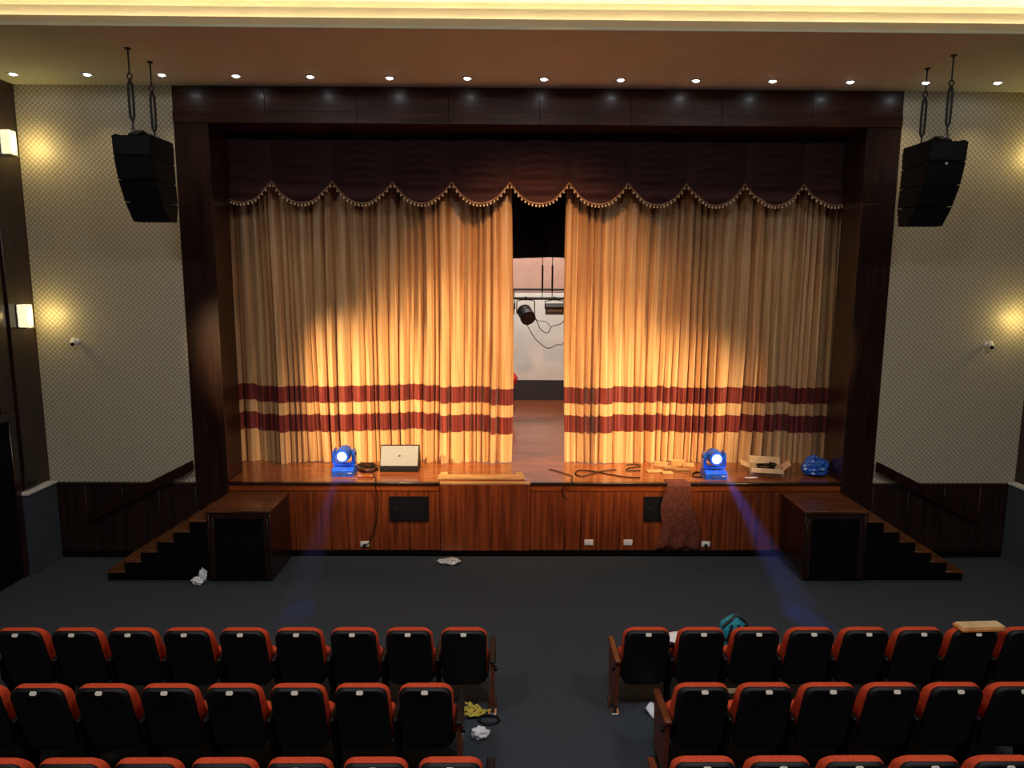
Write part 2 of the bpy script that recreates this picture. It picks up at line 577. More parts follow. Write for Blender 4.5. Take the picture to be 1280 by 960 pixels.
tag(MB().box(-WO, WO, YP + .2, YP + .4, ZC, 8.6).build('wall_above_proscenium', 'black_void'), 'dark wall above the stage opening', 'wall', kind='structure')


# ------------------------------------------------------------------ house curtains
def folds(x0, x1, rnd):
    """fold edges, depths and panel offsets across a curtain"""
    L, x = [], x0
    while x < x1 - .06:
        wd = rnd.choice((rnd.uniform(.06, .12), rnd.uniform(.08, .16), rnd.uniform(.14, .25)))
        if x + wd > x1 - .05:
            wd = x1 - x
        L.append((x, x + wd, rnd.uniform(.09, .2) * min(1.2, .45 + wd / .18), rnd.uniform(-.02, .02)))
        x += wd
    return L


def curtain(name, label, x0, x1, seed, steps):
    rnd = random.Random(seed)
    fl = folds(x0, x1, rnd)
    t = thing(name, label, 'curtain', ((x0 + x1) / 2, YCUR, ZS), group='gold house curtains')
    NP = 7
    cols = []
    for i, (a, b, d, off) in enumerate(fl):
        for k in range(NP + (1 if i == len(fl) - 1 else 0)):
            u = k / NP
            prof = math.sin(math.pi * u) ** .65 if 0 < u < 1 else 0
            prof += .16 * math.sin(3 * math.pi * u + i) * math.sin(math.pi * u)
            cols.append((a + (b - a) * u, d * prof, i))
    ph = [rnd.uniform(0, 6.28) for _ in range(6)]
    step = {}
    for i, (a, b, d, off) in enumerate(fl):
        pan = 0
        for (sxx, sz) in steps:
            if a >= sxx:
                pan = sz
        step[i] = pan + off * .5

    def pt(ci, z, extra=0.0):
        x, d, i = cols[ci]
        h = (z - ZS) / 5.0
        drift = .035 * math.sin(1.3 * x + ph[0] + h * 2.2) * (1 - h) + .012 * math.sin(5 * x + ph[1] + h * 5)
        big = .05 * math.sin(2.1 * x + ph[2]) + .03 * math.sin(4.7 * x + ph[3] + h)
        amp = .75 + .3 * math.sin(7 * x + ph[4] + 1.5 * h)
        return (x + drift - (x0 + x1) / 2, -(d * amp + big) - extra, z - ZS)
    nc = len(cols)

    def strip(za, zb, nz, nm, mat, extra=0.0, hem=False, top=False):
        mb = MB()
        V, Fq = [], []
        for j in range(nz + 1):
            for c in range(nc):
                i = cols[c][2]
                lo = za + (0 if hem else step[i])
                hi_ = zb if top else zb + step[i]
                if hem:
                    lo = za + .018 * (1 + math.sin(4.1 * cols[c][0] + ph[5])) * .5
                V.append(pt(c, lo + (hi_ - lo) * j / nz, extra))
        for j in range(nz):
            for c in range(nc - 1):
                Fq.append((j * nc + c, j * nc + c + 1, (j + 1) * nc + c + 1, (j + 1) * nc + c))
        mb.add(V, Fq)
        o = mb.build(nm, mat, t, angle=70)
        return o
    strip(2.506, 6.35, 22, 'drape', 'gold_satin', top=True)
    strip(2.232, 2.506, 3, 'maroon_band', 'maroon_satin', .004)
    strip(2.025, 2.232, 2, 'drape_strip', 'gold_satin')
    strip(1.734, 2.025, 3, 'maroon_band', 'maroon_satin', .004)
    strip(ZS - .002, 1.734, 4, 'drape_hem', 'gold_satin', hem=True)
    return t


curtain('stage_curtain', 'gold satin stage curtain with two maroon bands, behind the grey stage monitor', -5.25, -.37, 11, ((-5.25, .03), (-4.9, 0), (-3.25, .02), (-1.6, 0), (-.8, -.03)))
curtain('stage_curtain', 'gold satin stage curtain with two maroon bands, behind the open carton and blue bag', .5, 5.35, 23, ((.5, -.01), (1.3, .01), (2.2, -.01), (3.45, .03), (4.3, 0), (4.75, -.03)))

# ------------------------------------------------------------------ scalloped valance
va = thing('valance', 'dark maroon scalloped valance with beaded trim above the gold curtains', 'valance', (0, 11.2, 5.44))
cus = [-5.02, -4.1, -3.165, -2.235, -1.32, -.42, .5, 1.42, 2.333, 3.246, 4.16, 5.08]
for k in range(len(cus) - 1):
    a, b = cus[k], cus[k + 1]

    def low(u):
        return .335 * (2 * abs(u - .5)) ** 2.1

    def swag(u, v_):
        z = low(u) + (6.75 - 5.44 - low(u)) * v_
        bow = math.sin(math.pi * u)
        g = v_ + .22 * (2 * abs(u - .5)) ** 2
        rip = .05 * math.sin(g * 34 + k) * bow * (1 - .5 * v_)
        y = -.10 * bow ** .8 * (1 - .6 * v_) + rip
        return (a + (b - a) * u, y, z)
    g = MB().grid(swag, 18, 30).build('swag', 'maroon_velvet', va, angle=80)
    pts = [Vector(swag(i / 24, 0)) + Vector((0, -.012, 0)) for i in range(25)]
    MB().tube(pts, .014, 6).build('braid', 'fringe', g)
    bd = MB()
    for i in range(17):
        p = Vector(swag((i + .5) / 17, 0)) + Vector((0, -.014, -.035))
        bd.ball(p, .017, 5, 1, 1, 1.25)
    bd.build('bead_trim', 'bead_pale', g, kind='stuff')
MB().box(-5.1, 5.1, -.02, .08, 1.3, 1.36).build('batten', 'metal_black', va)

# black border behind the opening
bo = thing('border_curtain', 'black gathered border curtain hung high behind the gold curtains', 'curtain', (0, 13.5, 4.7))


def bfn(u, v_):
    x = -5.5 + 11 * u
    return (x, .06 * math.sin(x * 13) + .03 * math.sin(x * 31 + 1), 3.6 * v_ + .012 * math.sin(x * 4))


MB().grid(bfn, 330, 3).build('border_cloth', 'border_black', bo, angle=80)
MB().tube([(-5.6, 0, 3.6), (5.6, 0, 3.6)], .025, 8).build('batten', 'metal_black', bo)
for xx in (-5, 0, 5):
    MB().tube([(xx, 0, 3.6), (xx, 0, 3.9)], .01, 6).build('hanging_line', 'metal_black', bo)

# ------------------------------------------------------------------ lighting bar upstage
YL = 15.0
lb = thing('lighting_bar', 'black twin pipe lighting bar hanging upstage on two lines', 'lighting bar', (0, YL, 3.9))
MB().tube([(-4.5, 0, .19), (4.5, 0, .19)], .024, 8).build('upper_pipe', 'metal_black', lb)
MB().tube([(-4.5, 0, 0), (4.5, 0, 0)], .03, 8).build('lower_pipe', 'metal_black', lb)
for xx in (-4.2, -2.2, -.3, .9, 2.6, 4.2):
    MB().box(xx - .015, xx + .015, -.02, .02, -.01, .2).build('spacer', 'metal_black', lb)
for xx in (.31, .52):
    MB().tube([(xx, 0, .0), (xx, 0, 4.72)], .009, 6).build('hanging_line', 'metal_black', lb)
    MB().tube([(xx, 0, .15), (xx, 0, .7)], .022, 6).build('turnbuckle', 'metal_black', lb)


def fresnel(x, label):
    p = at(x, 393, Y=YL)
    t = thing('theatre_lantern', label, 'lantern', (p.x, YL, 3.5))
    MB().box(-.03, .03, -.03, .03, .36, .44, .006).build('clamp', 'metal_black', t)
    MB().tube([(-.19, 0, .08), (-.19, 0, .34), (-.1, 0, .37), (.1, 0, .37), (.19, 0, .34), (.19, 0, .08)], .013, 6).build('yoke', 'chrome', t)
    d = Vector((.25, -.8, -.45)).normalized()
    mid = Vector((0, 0, .08))
    pr = [(-.2, .06), (-.17, .12), (-.05, .15), (.12, .15), (.13, .165), (.2, .165)]
    MB().tube([mid + d * a for a, r in pr], [r for a, r in pr], 14).build('housing', 'metal_black', t)
    MB().tube([mid + d * .195, mid + d * .205], .13, 14).build('lens', 'slot_dark', t)
    for k in range(3):
        MB().tube([mid + d * (-.12 + .05 * k), mid + d * (-.1 + .05 * k)], .158, 12).build('cooling_fin', 'metal_black', t)


fresnel(657, 'round black theatre lantern tilted down from the lighting bar')


def flood(px, label):
    p = at(px, 384, Y=YL)
    t = thing('flood_light', label, 'lantern', (p.x, YL, 3.6))
    MB().box(-.03, .03, -.03, .03, .26, .34, .006).build('clamp', 'metal_black', t)
    MB().tube([(-.2, 0, .08), (-.2, 0, .24), (0, 0, .28), (.2, 0, .24), (.2, 0, .08)], .012, 6).build('yoke', 'metal_black', t)
    MB().prism([(-.12, -.02), (.1, -.05), (.12, .17), (-.1, .2)], 'x', -.19, .19).build('housing', 'metal_black', t)
    MB().box(-.16, .16, -.135, -.11, .02, .15, .006).build('glass', 'grey_grille', t)
    MB().prism([(-.12, .19), (-.25, .13), (-.25, .12), (-.12, .17)], 'x', -.19, .19).build('barn_door', 'metal_black', t)


flood(693, 'rectangular flood light hanging from the bar beside the round lantern')
flood(632, 'rectangular flood light partly hidden behind the gold curtain edge')


def cable(name, label, pts, r=.009, mat='cable_black', group=None, n=5):
    """smooth tube through points"""
    P = [Vector(p) for p in pts]
    out = []
    for i in range(len(P) - 1):
        p0, p1, p2, p3 = P[max(i - 1, 0)], P[i], P[i + 1], P[min(i + 2, len(P) - 1)]
        for k in range(5):
            t = k / 5
            out.append(.5 * ((2 * p1) + (p2 - p0) * t + (2 * p0 - 5 * p1 + 4 * p2 - p3) * t * t + (3 * p1 - p0 - 3 * p2 + p3) * t ** 3))
    out.append(P[-1])
    o = MB().tube(out, r, n).build(name, mat)
    return tag(o, label, 'cable', group)


cable('hanging_cable', 'black cable looping from the round lantern up to the bar', [at(x, y, Y=YL) for x, y in ((664, 397), (670, 400), (676, 412), (685, 416), (690, 408), (704, 402), (712, 375))])
cable('hanging_cable', 'long black cable sagging below the lighting bar', [at(x, y, Y=YL + .05) for x, y in ((657, 403), (668, 422), (680, 433), (687, 435), (696, 431), (706, 426), (720, 376))])
cable('hanging_cable', 'thin cable dropping straight from the lighting bar', [at(x, y, Y=YL) for x, y in ((668, 374), (668, 390), (671, 400), (682, 402), (688, 408))], .007)

# red draped stand peeking out
rs = thing('draped_stand', 'red cloth draped stand peeking from behind the gold curtain edge', 'stand', tuple(at(632, 512, Z=ZS)))
MB().loft([[(math.cos(a) * r * (1 + .06 * math.sin(7 * a)), math.sin(a) * r * (1 + .06 * math.sin(7 * a)), z) for a in [2 * math.pi * k / 28 for k in range(28)]] for r, z in ((.16, 0), (.15, .3), (.17, .5), (.27, .68), (.28, .78), (.2, .9), (.05, .98))]).build('cloth', 'red_cloth', rs)

# ------------------------------------------------------------------ stairs beside the stage
YSF = 9.519


def stairs(s, label):
    t = thing('stage_stairs', label, 'stairs', (s * 4.69, YSF, 0))
    H = 1.052

    def X(a, b):
        return (min(s * a, s * b), max(s * a, s * b))
    D = YP - .055 - YSF
    wi = -.893     # inner edge of the landing, measured outward from 4.69
    MB().box(*X(wi, wi + .035), 0, D, 0, H - .035, .004).build('side_panel', 'wood_dark', t)
    MB().box(*X(-.035, 0), 0, D, 0, H - .035, .004).build('side_panel', 'wood_dark', t)
    MB().box(*X(wi + .035, -.035), 0, .04, H - .13, H - .035, .004).build('front_rail', 'wood_dark', t)
    for a, b in ((wi + .035, wi + .1), (-.1, -.035)):
        MB().box(*X(a, b), 0, .04, .03, H - .13, .004).build('front_stile', 'wood_dark', t)
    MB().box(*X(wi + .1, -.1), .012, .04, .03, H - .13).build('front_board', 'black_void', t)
    MB().box(*X(wi + .035, -.035), .004, .04, 0, .03).build('plinth', 'black_void', t)
    for a, b in ((-.02, .62), (.624, D)):
        MB().box(*X(wi - .015, .012), a, b, H - .035, H, .006).build('landing_board', 'wood_tread', t)
    n, run, rise = 6, .24, H / 7
    for k in range(n):
        z = H - rise * (k + 1)
        MB().box(*X(run * k, run * (k + 1) + .015), 0, D, z - .03, z, .005).build('tread', 'wood_tread', t)
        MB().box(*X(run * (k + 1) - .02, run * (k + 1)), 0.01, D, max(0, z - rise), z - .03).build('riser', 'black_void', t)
    prof = [(0, 0)]
    for k in range(n - 1, -1, -1):
        z = H - rise * (k + 1) - .03
        prof += [(s * (run * (k + 1) - .02), z - (rise - .0) if k == n - 1 else z - rise), (s * (run * (k + 1) - .02), z)]
    prof[1] = (prof[1][0], 0)
    prof += [(0, H - rise - .03)]
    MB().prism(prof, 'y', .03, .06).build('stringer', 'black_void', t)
    return t


stairs(-1, 'dark wooden stage stairs and landing beside crumpled white paper')
stairs(1, 'dark wooden stage stairs and landing on the blue bag side')
for s in (-1, 1):
    t = thing('handrail', 'sloping dark wooden handrail on the wall ' + ('behind the stairs with crumpled paper' if s < 0 else 'behind the stairs near the blue bag'), 'handrail', (s * 5.2, YWALL - .05, 0))
    MB().prism([(0, 1.56), (s * 1.6, .76), (s * 1.6, .6), (0, 1.4)], 'y', -.09, -.03).build('rail', 'wood_dark', t)
    for d in (.2, .8, 1.4):
        z = 1.48 - .5 * d
        MB().box(s * d - .025, s * d + .025, -.03, .05, z - .04, z + .04, .004).build('bracket', 'metal_black', t)

# ------------------------------------------------------------------ hatches and sockets on the stage front
for x0, lab in ((-2.26, 'black steel access hatch in the stage front below the grey monitor'), (1.677, 'black steel access hatch in the stage front partly covered by mottled cloth')):
    t = thing('access_hatch', lab, 'hatch', (x0 + .3, YP - .02, .585))
    MB().box(-.3, .3, -.014, .012, 0, .385, .004).build('hatch_door', 'hatch_black', t)
    for a in ((-.3, .3, 0, .02), (-.3, .3, .365, .385), (-.3, -.28, .02, .365), (.28, .3, .02, .365)):
        MB().box(a[0], a[1], -.022, -.012, a[2], a[3]).build('frame_edge', 'hatch_black', t)
    MB().lathe([(.012, -.03), (.014, -.02), (.014, -.01)], (-.22, 0, .19), 'y', 10).build('lock', 'chrome', t)
for px, py, plug, lab in ((456, 680, 1, 'white wall socket with a black plug, under the stage monitor'), (736, 678, 0, 'white wall socket on the stage front nearest the curtain gap'), (785, 678, 0, 'white wall socket on the stage front next to the mottled cloth'), (882, 680, 1, 'white wall socket with a black plug, under the moving light by the carton')):
    p = at(px, py, Y=YP - .02)
    t = thing('wall_socket', lab, 'socket', (p.x, YP - .014, p.z - .045))
    MB().box(-.07, .07, -.016, .004, 0, .09, .006).build('face_plate', 'white_plastic', t)
    for xx in (-.03, .03):
        MB().box(xx - .018, xx + .018, -.019, -.014, .03, .064, .003).build('outlet', 'paper', t)
    if plug:
        MB().box(-.022, .022, -.05, -.014, .0, .05, .006).build('plug', 'cable_black', t)

# ------------------------------------------------------------------ downlights
dpx = [(16, 92), (109, 92.5), (202, 93), (295, 94.5), (388, 95.5), (487, 97), (584, 97.5), (680, 98.5), (776, 99.5), (870, 100.5), (966, 101), (1063, 102), (1157, 103), (1247, 103)]
proto = None
for i, (x, y) in enumerate(dpx):
    p = at(x, y, Z=ZC)
    lab, grp = ('small recessed downlight in the soffit above the wooden proscenium', 'downlights above the proscenium') if 3 <= i <= 11 else ('small recessed downlight above the patterned wall on the sconce side', 'downlights on the sconce side') if i < 3 else ('small recessed downlight above the patterned wall near the badged speaker', 'downlights near the badged speaker')
    if proto is None:
        t = thing('ceiling_downlight', lab, 'downlight', (p.x, p.y, ZC), group=grp)
        MB().lathe([(.075, .002), (.075, -.008), (.062, -.012), (.04, -.006), (.04, .002)], (0, 0, 0), 'z', 20).build('bezel', 'white_plastic', t)
        MB().lathe([(.036, -.004), (.036, -.011), (.026, -.02), (.001, -.024)], (0, 0, 0), 'z', 16).build('lamp', 'downlight_glow', t)
        proto = t
    else:
        t = copy_tree(proto)
        t.location = (p.x, p.y, ZC)
        tag(t, lab, 'downlight', grp)
    l = bpy.data.lights.new('downlight_beam', 'SPOT')
    l.energy = 20
    l.color = (1, .76, .42)
    l.spot_size = math.radians(100)
    l.spot_blend = .8
    l.shadow_soft_size = .05
    lo = bpy.data.objects.new('downlight_beam', l)
    COL.objects.link(lo)
    lo.location = (p.x, p.y, ZC - .04)


# ------------------------------------------------------------------ line array speakers
def line_array(s, xc, label, badge):
    t = thing('line_array_speaker', label, 'speaker', (xc, 9.05, ZC))
    hw = .23
    fr = [(8.75, 5.97), (8.765, 5.73), (8.83, 5.46), (8.95, 5.21), (9.12, 4.98)]
    bk = [(9.35, 5.93), (9.34, 5.70), (9.35, 5.46), (9.37, 5.22), (9.31, 4.98)]
    L = lambda p: (p[0] - 9.05, p[1] - ZC)
    for k in range(4):
        a, b, c, d = fr[k], fr[k + 1], bk[k + 1], bk[k]
        g = .006
        P = [L((a[0], a[1] - g)), L((b[0], b[1] + g)), L((c[0], c[1] + g)), L((d[0], d[1] - g))]
        c_ = MB().prism(P, 'x', -hw, hw).build('cabinet', 'speaker_black', t)
        n = Vector((0, -(a[1] - b[1]), -(b[0] - a[0]))).normalized() * .012
        lo = Vector((0, P[1][0], P[1][1])) + Vector((0, 0, .012))
        hi = Vector((0, P[0][0], P[0][1])) - Vector((0, 0, .012))
        q = MB()
        V = [Vector((sx_ * (hw - .015), 0, 0)) + e + m_ for e in (lo, hi) for sx_ in (-1, 1) for m_ in (n, -n * .5)]
        q.add(V, [(0, 2, 6, 4), (1, 5, 7, 3), (0, 1, 3, 2), (4, 6, 7, 5), (0, 4, 5, 1), (2, 3, 7, 6)])
        q.build('grille', 'metal_black', c_)
    MB().prism([L((8.8, 5.96)), L((8.8, 5.99)), L((8.95, 6.06)), L((9.36, 5.99)), L((9.36, 5.92))], 'x', -.06, .06).build('fly_bar', 'metal_black', t)
    for sx_ in (-1, 1):
        MB().box(sx_ * (hw - .03) - .02, sx_ * (hw - .03) + .02, -.27, .31, -1.05, -.985, .005).build('rigging_frame', 'metal_black', t)
    for yy, zb in ((8.822, 6.0), (9.35, 5.98)):
        y = yy - 9.05
        zb = zb - ZC
        MB().lathe([(.035, .0), (.035, -.012), (.012, -.02), (.01, -.05)], (0, y, 0), 'z', 12).build('ceiling_hook', 'metal_black', t)
        MB().tube([(0, y, -.03), (0, y, -.3)], .009, 6).build('threaded_rod', 'metal_black', t)
        ring = [(.028 * math.cos(a), y, -.32 + .034 * math.sin(a)) for a in [2 * math.pi * k / 14 for k in range(15)]]
        MB().tube(ring, .008, 6).build('eye_ring', 'metal_black', t)
        z0, z1 = -.36, zb + .13
        MB().tube([(0, y, z0), (-.024, y, z0 - .06), (-.026, y, (z0 + z1) / 2), (-.022, y, z1 + .06), (0, y, z1), (.022, y, z1 + .06), (.026, y, (z0 + z1) / 2), (.024, y, z0 - .06), (0, y, z0)], .015, 6).build('turnbuckle', 'metal_black', t)
        MB().tube([(0, y, z1 + .01), (0, y, zb + .05)], .01, 6).build('threaded_rod', 'metal_black', t)
        ring = [(.024 * math.cos(a), y, zb + .03 + .03 * math.sin(a)) for a in [2 * math.pi * k / 14 for k in range(15)]]
        MB().tube(ring, .009, 6).build('shackle', 'chrome', t)
    if badge:
        p = at(1184, 204, Y=8.74)
        MB().lathe([(.014, -.004), (.016, .012)], (p.x - xc, 8.752 - 9.05 + .0, p.z - ZC), 'y', 12).build('badge', 'white_plastic', t)
    return t


line_array(-1, -4.97, 'black curved line array speaker hanging on the sconce side of the stage', False)
line_array(1, 4.89, 'black curved line array speaker with a small pale badge hanging on turnbuckles', True)

# ------------------------------------------------------------------ wall sconces
for s in (-1, 1):
    for z, wh in ((3.56, 'lower'), (5.93, 'upper')):
        t = thing('wall_sconce', '%s glowing cream box sconce on the wood clad wall %s' % (wh, 'above the dark door' if s < 0 else 'beyond the blue bag side'), 'sconce', (s * (XW - .05), 10.06, z))

        def X(a, b):
            return (min(-s * a, -s * b), max(-s * a, -s * b))
        MB().box(*X(-.03, .015), -.075, .075, .02, .34, .004).build('back_plate', 'chrome', t)
        MB().box(*X(.02, .14), -.075, .075, .02, .34, .01).build('shade', 'sconce_glow', t)
        MB().box(*X(.0, .15), -.085, .085, .0, .02, .003).build('bottom_tray', 'chrome', t)
        l = bpy.data.lights.new('sconce_bulb', 'POINT')
        l.energy = 5
        l.color = (1, .74, .25)
        l.shadow_soft_size = .08
        lo = bpy.data.objects.new('sconce_bulb', l)
        COL.objects.link(lo)
        lo.location = (s * (XW - .26), 10.19, z + .17)

# ------------------------------------------------------------------ wall cameras
for s, px, py, lab in ((-1, 91, 427, 'small white security camera on the patterned wall near the lower sconce'), (1, 1239, 431, 'small white security camera on the patterned wall on the blue bag side')):
    p = at(px, py, Y=YWALL - .1)
    t = thing('security_camera', lab, 'camera', (p.x, YWALL, p.z))
    MB().lathe([(.04, -.012), (.042, .002)], (0, 0, 0), 'y', 14).build('mount', 'white_plastic', t)
    MB().tube([(0, 0, 0), (0, -.06, 0), (0, -.09, .0)], .011, 8).build('arm', 'white_plastic', t)
    d = Vector((-s * .35, -.8, -.42)).normalized()
    c = Vector((0, -.09, .01))
    MB().tube([c - d * .05, c - d * .04, c + d * .09, c + d * .1], [.03, .036, .036, .034], 12).build('housing', 'white_plastic', t)
    MB().tube([c + d * .1, c + d * .104], .026, 12).build('lens', 'cable_black', t)


# ------------------------------------------------------------------ moving head lights
def moving_head(px0, px1, py, label, aim, beam_to, watts):
    a, b = at(px0, py, Z=ZS), at(px1, py, Z=ZS)
    x, y = (a.x + b.x) / 2, a.y + .17
    t = thing('moving_head_light', label, 'stage light', (x, y, ZS))
    bs = MB().prism([(-.16, .0), (.16, 0), (.16, .12), (-.1, .13), (-.16, .09)], 'x', -.17, .17).build('base', 'blue_glow_plastic', t)  # base, yoke and head carry the lens glow as painted blue
    MB().prism([(-.166, .045), (-.156, .045), (-.118, .116), (-.126, .12)], 'x', -.07, .07).build('display', 'slot_dark', bs)
    for k in range(3):
        MB().box(.09 + .02 * k, .102 + .02 * k, -.165, -.155, .05, .065).build('button', 'white_plastic', bs)
    for xx in (-.14, .14):
        MB().box(xx - .02, xx + .02, -.14, -.1, -.0, .012).build('foot', 'cable_black', bs)
    MB().lathe([(.09, .12), (.09, .15)], (0, .02, 0), 'z', 16).build('pan_collar', 'metal_black', t)
    yk = MB().prism([(-.17, .15), (.17, .15), (.178, .2), (.178, .36), (.15, .42), (.13, .40), (.13, .22), (.1, .2), (-.1, .2), (-.13, .22), (-.13, .40), (-.15, .42), (-.178, .36), (-.178, .2)], 'y', -.05, .09).build('yoke', 'blue_glow_plastic', t)
    for s in (-1, 1):
        MB().lathe([(.03, 0), (.03, .01)] if s > 0 else [(.03, -.01), (.03, 0)], (s * .179, .02, .33), 'x', 12).build('tilt_cap', 'metal_black', yk)
    c = Vector((0, .02, .335))
    d = Vector(aim).normalized()
    pr = [(-.15, .05), (-.14, .085), (-.08, .112), (.0, .12), (.09, .112), (.13, .1), (.14, .092)]
    hd = MB().tube([c + d * q for q, r in pr], [r for q, r in pr], 18).build('head', 'blue_glow_plastic', t)
    MB().tube([c + d * .125, c + d * .15], .1, 18).build('lens_rim', 'blue_glow_plastic', hd)
    MB().tube([c + d * .14, c + d * .155], .074, 18).build('lens', 'lens_glow', hd)
    src = Vector((x, y, ZS)) + c + d * .2
    sp = spot('moving_head_beam', src, beam_to, watts, (.07, .15, 1.0), 12, 1.0, .03)
    l = bpy.data.lights.new('moving_head_spill', 'POINT')
    l.energy = 4.5
    l.color = (.12, .25, 1.0)
    l.shadow_soft_size = .04
    lo = bpy.data.objects.new('moving_head_spill', l)
    COL.objects.link(lo)
    lo.location = Vector((x, y, ZS)) + c + d * .22
    return t, src, sp


MHL = moving_head(413, 443, 596, 'moving head stage light, body coloured by its blue glow, beside the grey stage monitor', (-.05, -.98, -.12), tuple(at(372, 765, Z=0)), 130)
MHR = moving_head(880, 911, 600, 'moving head stage light, body coloured by its blue glow, beside the open carton', (.02, -.99, -.08), tuple(at(1006, 772, Z=0)), 330)

# haze showing in the two blue beams
def beam_mat(name, dens):
    m = bpy.data.materials.new(name)
    m.use_nodes = True
    nt = m.node_tree
    nt.nodes.remove(nt.nodes['Principled BSDF'])
    v = node(nt, 'ShaderNodeVolumeScatter')
    v.inputs['Density'].default_value = dens
    v.inputs['Anisotropy'].default_value = .3
    nt.links.new(v.outputs[0], nt.nodes['Material Output'].inputs['Volume'])
    MATS[name] = m


beam_mat('haze_thin', .13)
beam_mat('haze', .26)
for (t, src, sp), to, mt, lab in ((MHL, at(372, 765, Z=0), 'haze_thin', 'faint hazy blue beam from the moving light beside the monitor'), (MHR, at(1006, 772, Z=0), 'haze', 'hazy blue beam from the moving light beside the carton')):
    d = (to - src)
    p1 = src + d * .985
    q = MB().tube([src + d * .02, p1], [.05, d.length * math.tan(math.radians(5.6))], 20).build('haze_beam', mt)
    tag(q, lab, 'haze', kind='stuff')

# ------------------------------------------------------------------ grey stage monitor
a, b = at(475, 590, Z=ZS), at(523, 590, Z=ZS)
t = thing('stage_monitor', 'grey fronted wedge stage monitor speaker on the stage', 'speaker', ((a.x + b.x) / 2, a.y, ZS))
MB().prism([(0, .005), (.32, .005), (.34, .2), (.24, .40), (.155, .405), (.0, .09)], 'x', -.31, .31).build('cabinet', 'plastic_black', t)
gr = MB()
e0, e1 = Vector((0, .0, .1)), Vector((0, .145, .396))
nn = Vector((0, -.9, .43)) * .014
gr.add([Vector((sx_ * .3, 0, 0)) + e + m for e in (e0, e1) for sx_ in (-1, 1) for m in (nn, -nn * .3)], [(0, 2, 6, 4), (1, 5, 7, 3), (0, 1, 3, 2), (4, 6, 7, 5), (0, 4, 5, 1), (2, 3, 7, 6)])
g = gr.build('grille', 'grey_grille', t)
MB().ball(tuple((e0 + e1) / 2 + nn * 1.2), .018, 8, 1, .6, .6).build('badge', 'slot_dark', g)
for xx in (-.2, .2):
    MB().box(xx - .03, xx + .03, .03, .28, 0, .01).build('rubber_foot', 'cable_black', t)
MB().lathe([(.012, -.02), (.012, .01)], (-.2, 0, .045), 'y', 10).build('input_jack', 'chrome', t)

# ------------------------------------------------------------------ cables on the stage
def coil(px0, px1, py0, py1, turns, seed, z):
    r = random.Random(seed)
    P = []
    for k in range(turns * 6):
        an = k / 6 * 2 * math.pi
        cx, cy = (px0 + px1) / 2 + r.uniform(-2, 2), (py0 + py1) / 2 + r.uniform(-1, 1)
        p = at(cx + math.cos(an) * (px1 - px0) / 2 * r.uniform(.6, 1), cy + math.sin(an) * (py1 - py0) / 2 * r.uniform(.6, 1), Z=z)
        p.z = z + .008 + .05 * r.random() * (k / (turns * 6))
        P.append(p)
    return P


cable('cable_pile', 'pile of dark brown cables between the moving light and the monitor', coil(447, 472, 581, 592, 7, 3, ZS), .011, 'cable_brown')
cable('cable_pile', 'loose dark cable loops heaped in front of the curtain hem', coil(447, 472, 580, 586, 4, 5, ZS), .011, 'cable_black')
e = YP - .08
cable('stage_cable', 'thin dark cable hanging down the stage front beside the hatch', [at(466, 592, Z=ZS + .01), at(470, 599, Z=ZS + .012), Vector((-2.47, YP - .056, ZS + .02)), Vector((-2.46, YP - .065, ZS - .06)), at(472, 630, Y=YP - .04), at(470, 655, Y=YP - .04), at(463, 676, Y=YP - .05), at(457, 681, Y=YP - .068)], .008)
cable('stage_cable', 'dark cable trailing along the stage and over its edge by the curtain gap', [at(686, 586, Z=ZS + .01), at(700, 590, Z=ZS + .01), at(715, 595, Z=ZS + .01), Vector((.55, YP + .05, ZS + .01)), Vector((.56, YP - .058, ZS + .008)), at(702, 612, Y=YP - .05), at(709, 624, Y=YP - .04)], .008)
cable('stage_cable', 'dark cable in a flat loop on the stage floor', [at(x, y, Z=ZS + .01) for x, y in ((800, 597), (780, 596), (757, 592), (740, 589), (724, 588), (719, 592), (728, 595), (745, 591), (757, 588), (770, 587))], .01)
cable('stage_cable', 'short dark cable squiggle near the curtain hem', [at(x, y, Z=ZS + .01) for x, y in ((783, 581), (795, 580), (800, 583), (786, 585), (784, 588), (800, 588))], .01)
cable('stage_cable', 'dark cable from the moving light running back to the curtain', [at(x, y, Z=ZS + .01) for x, y in ((879, 592), (873, 590), (866, 592), (868, 596), (878, 596))], .01)
p = at(457, 597, Z=ZS)
tag(MB().box(p.x - .12, p.x + .12, p.y - .03, p.y + .05, ZS, ZS + .035, .008).build('wood_block', 'wood_trim'), 'small brown wooden block on the stage edge by the cables', 'block')

# board on the stage edge
p0, p1 = at(548, 599, Z=ZS), at(655, 599, Z=ZS)
t = thing('loose_board', 'pale wooden board lying flat on the stage edge', 'board', ((p0.x + p1.x) / 2, 10.56, ZS + .002))
MB().box(-.68, .68, 0, .22, 0, .03, .006).build('board', 'wood_pale', t)
for xx in (-.6, .6):
    MB().box(xx - .06, xx + .06, .2, .34, 0, .035, .006).build('cross_piece', 'wood_pale', t)

# wood offcuts and mottled cloth
k = 0
for (px, py, wpx, hgt) in ((818, 590, 24, .03), (838, 586, 20, .04), (852, 588, 22, .03), (826, 583, 22, .08), (847, 582, 20, .1), (860, 583, 18, .06), (834, 592, 16, .03)):
    p = at(px, py, Z=ZS)
    wd = wpx * .0105
    an = RND.uniform(-.25, .25)
    o = MB().box(-wd / 2, wd / 2, -.05, .05, 0, hgt, .006).build('wood_offcut', 'wood_pale')
    o.location = (p.x, p.y, ZS)
    o.rotation_euler = (0, 0, an)
    tag(o, 'short pale wood offcut on the stage beside the mottled cloth', 'wood offcut', 'wood offcuts on the stage')


